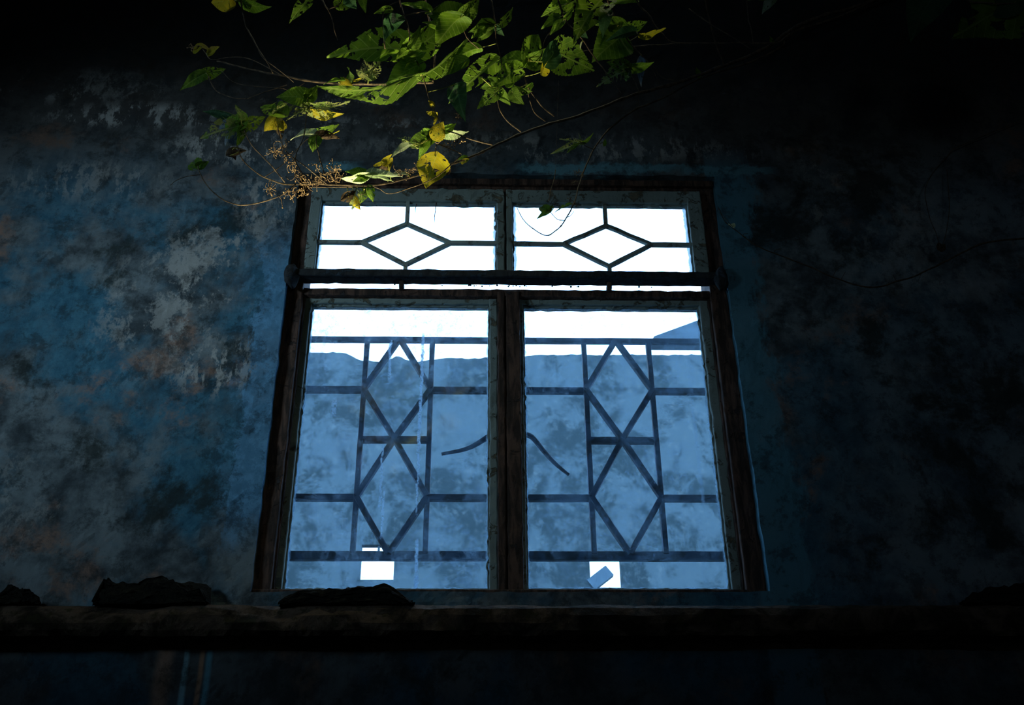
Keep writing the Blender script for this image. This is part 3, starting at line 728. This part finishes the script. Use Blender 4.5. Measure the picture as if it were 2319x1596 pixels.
# twig that drops over the right transom pane
vine('hanging_twig', 'thin twig curving down in front of the right transom pane, with few tiny leaves', 'vine', [
  ([(2500, -300), (2000, -10), (1800, 72), (1770, 105), (1700, 140), (1600, 172), (1500, 222), (1440, 248), (1390, 284), (1352, 326), (1330, 370), (1312, 415), (1302, 455), (1278, 500), (1262, 520), (1237, 533), (1208, 517), (1182, 492), (1170, 470)], .0038, .0007, -.11, -.52),
  ([(1345, 338), (1330, 332), (1318, 325)], .0011, .0008, -.44, -.46),
  ([(1278, 499), (1262, 496), (1250, 484), (1244, 476)], .0009, .0006, -.5, -.5),
  ([(1283, 492), (1292, 488), (1300, 478)], .0008, .0005, -.5, -.5),
  ([(1352, 328), (1366, 322), (1370, 314)], .0008, .0005, -.46, -.46),
 ], [((1318,325),(1253,341),.14,'s',20), ((1318,325),(1268,311),.16,'s',20), ((1318,325),(1346,304),.16,'g',30), ((1316,325),(1312,298),.14,'s',30), ((1310,326),(1284,342),.2,'h',30),
  ((1320,322),(1332,316),.3,'g',30), ((1368,328),(1373,313),.3,'g',20), ((1246,477),(1255,461),.22,'h',20), ((1247,478),(1214,466),.24,'g',20), ((1244,478),(1219,489),.22,'g',30), ((1292,461),(1252,479),.10,'h',20)],
 [(1308,390,10),(1299,414,5),(1290,455,7),(1303,463,6),(1318,398,5)], Y=-.5)

vine('bare_twig', 'bare drooping twig against the dark wall right of the window, its tip catching the light', 'vine', [
  ([(2600, 560), (2440, 530), (2319, 540), (2230, 550), (2160, 582), (2090, 617), (2020, 641), (1970, 650), (1900, 632), (1830, 602), (1760, 576), (1720, 560), (1690, 540), (1655, 512), (1638, 495), (1625, 468)], .0030, .0008, -.10, -.42),
  ([(1662, 516), (1645, 498), (1634, 484)], .0009, .0005, -.40, -.41),
  ([(1682, 536), (1684, 530), (1694, 529)], .0009, .0006, -.4, -.4), ([(1752, 573), (1756, 566), (1767, 563)], .0009, .0006, -.38, -.38),
  ([(1885, 627), (1895, 610), (1908, 598)], .0008, .0005, -.35, -.36), ([(1905, 632), (1915, 615)], .0007, .0005, -.35, -.36),
  ([(2030, 636), (2022, 622)], .0008, .0006, -.3, -.31), ([(2085, 620), (2080, 635)], .0008, .0006, -.28, -.28),
 ], [((1662,516),(1646,498),.14,'w',30)], [], Y=-.4)
vine('bare_twig', 'faint thin V-shaped twig on the dark wall above the drooping twig, far right', 'vine', [
  ([(2319, 270), (2175, 330), (2145, 355), (2110, 395), (2095, 435), (2105, 490), (2120, 530), (2130, 565)], .0014, .0008, -.09, -.14),
  ([(2145, 385), (2148, 430), (2150, 475), (2142, 530), (2132, 566)], .0010, .0009, -.11, -.14)], [((2132,566),(2126,545),.4,'k',20), ((2132,566),(2142,552),.4,'k',20)], [], Y=-.12)

# cane that runs level under the upper foliage
vine('cane', 'grey-brown cane running level across the upper left, with leaves at its left tip', 'vine', [
  ([(980, 186), (900, 190), (800, 190), (700, 184), (640, 172), (560, 156), (490, 139)], .0032, .0016, -.60, -.62),
  ([(960, -160), (962, -20), (975, 60), (985, 120), (980, 186)], .0022, .0024, -.58, -.60),
  ([(560, 224), (530, 222), (500, 212), (483, 198), (472, 172)], .0012, .0014, -.62, -.62),
  ([(650, 192), (610, 205), (560, 224)], .0010, .0012, -.62, -.62),
  ([(640, 172), (600, 150), (560, 132), (520, 130), (480, 135), (465, 120), (455, 105)], .0010, .0009, -.62, -.63),
  ([(640, 200), (540, 190), (500, 160)], .0008, .0006, -.62, -.63),
  ([(690, 188), (660, 205), (640, 200)], .0008, .0007, -.62, -.63)],
 [((466,166),(404,200),.26,'g',20), ((464,166),(508,160),.34,'h',20), ((455,104),(446,90),.5,'y',20,.4), ((470,122),(506,108),.24,'y',30,.4), ((780,180),(735,184),.16,'h',40), ((785,186),(802,146),.16,'g',40), ((835,175),(830,130),.5,'s',30), ((838,172),(868,128),.35,'s',30), ((770,190),(796,204),.4,'y',30,.3), ((800,182),(826,176),.15,'y',40), ((836,176),(805,150),.4,'s',30)],
 [(436,108,10)], Y=-.61)

# shoots that hang from the roof gap above the frame
def hanging(label, stems, leaves, Y=-.75):
    return vine('hanging_shoot', label, 'vine', stems, leaves, [], Y, 'leafy shoots hanging from the roof')
hanging('thin brown shoot hanging at the upper left with a yellow leaf at its top',
 [([(520, -420), (535, -120), (546, 0), (552, 40), (565, 75), (582, 105), (602, 135), (618, 165)], .0024, .0010), ([(582,105),(595,130),(640,165),(665,186)], .0010, .0007)],
 [((520,3),(474,4),.55,'y',10), ((518,2),(508,30),.6,'y',20,.4), ((552,4),(590,-8),.4,'h',20), ((550,6),(606,24),.3,'g',45), ((545,3),(515,2),.16,'g',50)])
hanging('forked green shoot hanging left of centre, with one long pointed leaf',
 [([(690, -420), (715, -60), (732, 4), (745, 24), (754, 52), (764, 90)], .0024, .0009), ([(745,20),(770,8),(790,-30)], .0012, .0010)],
 [((702,-4),(654,46),.24,'h',20), ((765,6),(812,8),.40,'h',30), ((822,-10),(823,24),.28,'g',30), ((790,-6),(800,14),.4,'d',20)])
hanging('leafy shoot hanging over the centre with the largest overlapping leaves',
 [([(905, -420), (898, -60), (905, 0), (915, 35), (928, 75), (925, 112)], .0024, .0014), ([(915,35),(950,28),(975,26)], .0011, .0009), ([(1080,-60),(1066,0),(1048,38),(1055,80),(1085,110)], .0018, .0010), ([(905,0),(868,30),(872,110)], .0010,.0012)],
 [((888,22),(844,26),.24,'h',30), ((975,26),(905,-6),.22,'g',45), ((1045,40),(1094,-2),.34,'h',25), ((1043,40),(955,14),.34,'g',35), ((1040,44),(988,84),.40,'g',35), ((1046,42),(1020,20),.5,'h',15), ((930,110),(960,60),.36,'g',40), ((900,40),(870,78),.3,'d',30), ((930,120),(958,118),.4,'g',40), ((925,114),(896,128),.3,'h',45), ((1010,70),(958,42),.3,'g',40)], -.78)
hanging('slender shoot hanging right of centre with small paired leaves',
 [([(1105, -420), (1108, -60), (1114, 10), (1121, 50), (1124, 85), (1132, 122), (1140, 160)], .0022, .0011), ([(1121,50),(1105,62)], .0008, .0007)],
 [((1122,56),(1094,40),.20,'g',30), ((1130,58),(1171,17),.20,'h',30), ((1108,62),(1060,70),.30,'g',20), ((1112,50),(1070,62),.3,'g',40), ((1124,62),(1140,82),.35,'d',20), ((1095,68),(1064,84),.4,'h',30), ((1086,108),(998,142),.19,'g',40), ((1110,70),(1078,92),.3,'g',20)], -.70)
hanging('long shoot hanging towards the middle of the woody vine, with broad dull leaves',
 [([(1230, -420), (1255, -60), (1272, 20), (1285, 52), (1312, 82), (1336, 115), (1360, 148), (1385, 180), (1410, 216)], .0024, .0010), ([(1285,52),(1240,80),(1225,130)], .0012,.0009)],
 [((1292,6),(1230,30),.36,'h',20), ((1276,46),(1304,14),.22,'g',25), ((1272,50),(1245,74),.3,'g',25), ((1364,-6),(1302,72),.30,'h',25), ((1310,60),(1325,84),.36,'d',20), ((1280,-14),(1255,6),.5,'h',20), ((1318,95),(1312,112),.16,'w',30), ((1262,40),(1222,62),.3,'g',30), ((1375,30),(1362,78),.3,'d',20)], -.72)
hanging('shoot hanging on the right with a heart-shaped leaf and a blue-grey dead leaf',
 [([(1360, -420), (1370, -60), (1385, 20), (1402, 58), (1428, 98), (1452, 125), (1480, 152), (1500, 175), (1530, 182)], .0024, .0012), ([(1447,208),(1440,190),(1430,170),(1420,156)], .0014, .0010), ([(1447,208),(1446,240)], .0010,.0006), ([(1470,145),(1482,165),(1492,190)], .0012, .0008)],
 [((1408,58),(1348,53),.36,'g',15), ((1418,64),(1471,52),.30,'h',20), ((1404,84),(1352,126),.48,'g',10), ((1448,78),(1513,74),.18,'y',45), ((1420,156),(1377,138),.46,'h',20), ((1420,158),(1356,186),.30,'s',25), ((1425,154),(1478,148),.28,'g',35), ((1452,128),(1447,186),.22,'b',20,.3), ((1422,160),(1415,186),.45,'d',20), ((1440,70),(1380,82),.2,'d',30), ((1398,60),(1378,34),.5,'h',20)], -.66)
hanging('bare brown shoot hanging at the upper right, nearly leafless',
 [([(1390, -420), (1420, -60), (1442, 2), (1470, 35), (1492, 68), (1515, 92), (1540, 98)], .0026, .0016), ([(1690,-300),(1692,0),(1700,60),(1706,100)], .0018,.0012), ([(1560,20),(1610,55),(1660,85),(1700,110)], .0016,.0010)],
 [((1444,0),(1378,2),.2,'g',40), ((1752,-6),(1724,28),.36,'w',25), ((1735,-8),(1700,-10),.3,'g',20)], -.58)
hanging('dark shoot at the top right corner with one very large holed leaf',
 [([(2060, -420), (2080, -120), (2180, -10), (2230, 6), (2330, 8)], .0026, .0014)],
 [((2116,-14),(2066,66),.34,'d',20), ((2330,-10),(2185,62),.52,'h',10), ((2300,4),(2200,20),.4,'d',20)], -.62)

# loose things
bm = bmesh.new(); P = spline([at(1258,385,-.35), at(1255,405,-.35), at(1247,432,-.35), at(1243,455,-.35)], 4); tube(bm, P, [.0011]*len(P), 5)
for i in range(0, len(P), 2): bmesh.ops.create_icosphere(bm, subdivisions=1, radius=.0014, matrix=Matrix.Translation(P[i]))
tube(bm, [P[0], P[0]+Vector((.02, .02, .35))], .00018, 4)
tag(link('dry_straw', bm, M['dry']), 'short pale straw dangling on a cobweb above the right transom pane', 'straw')
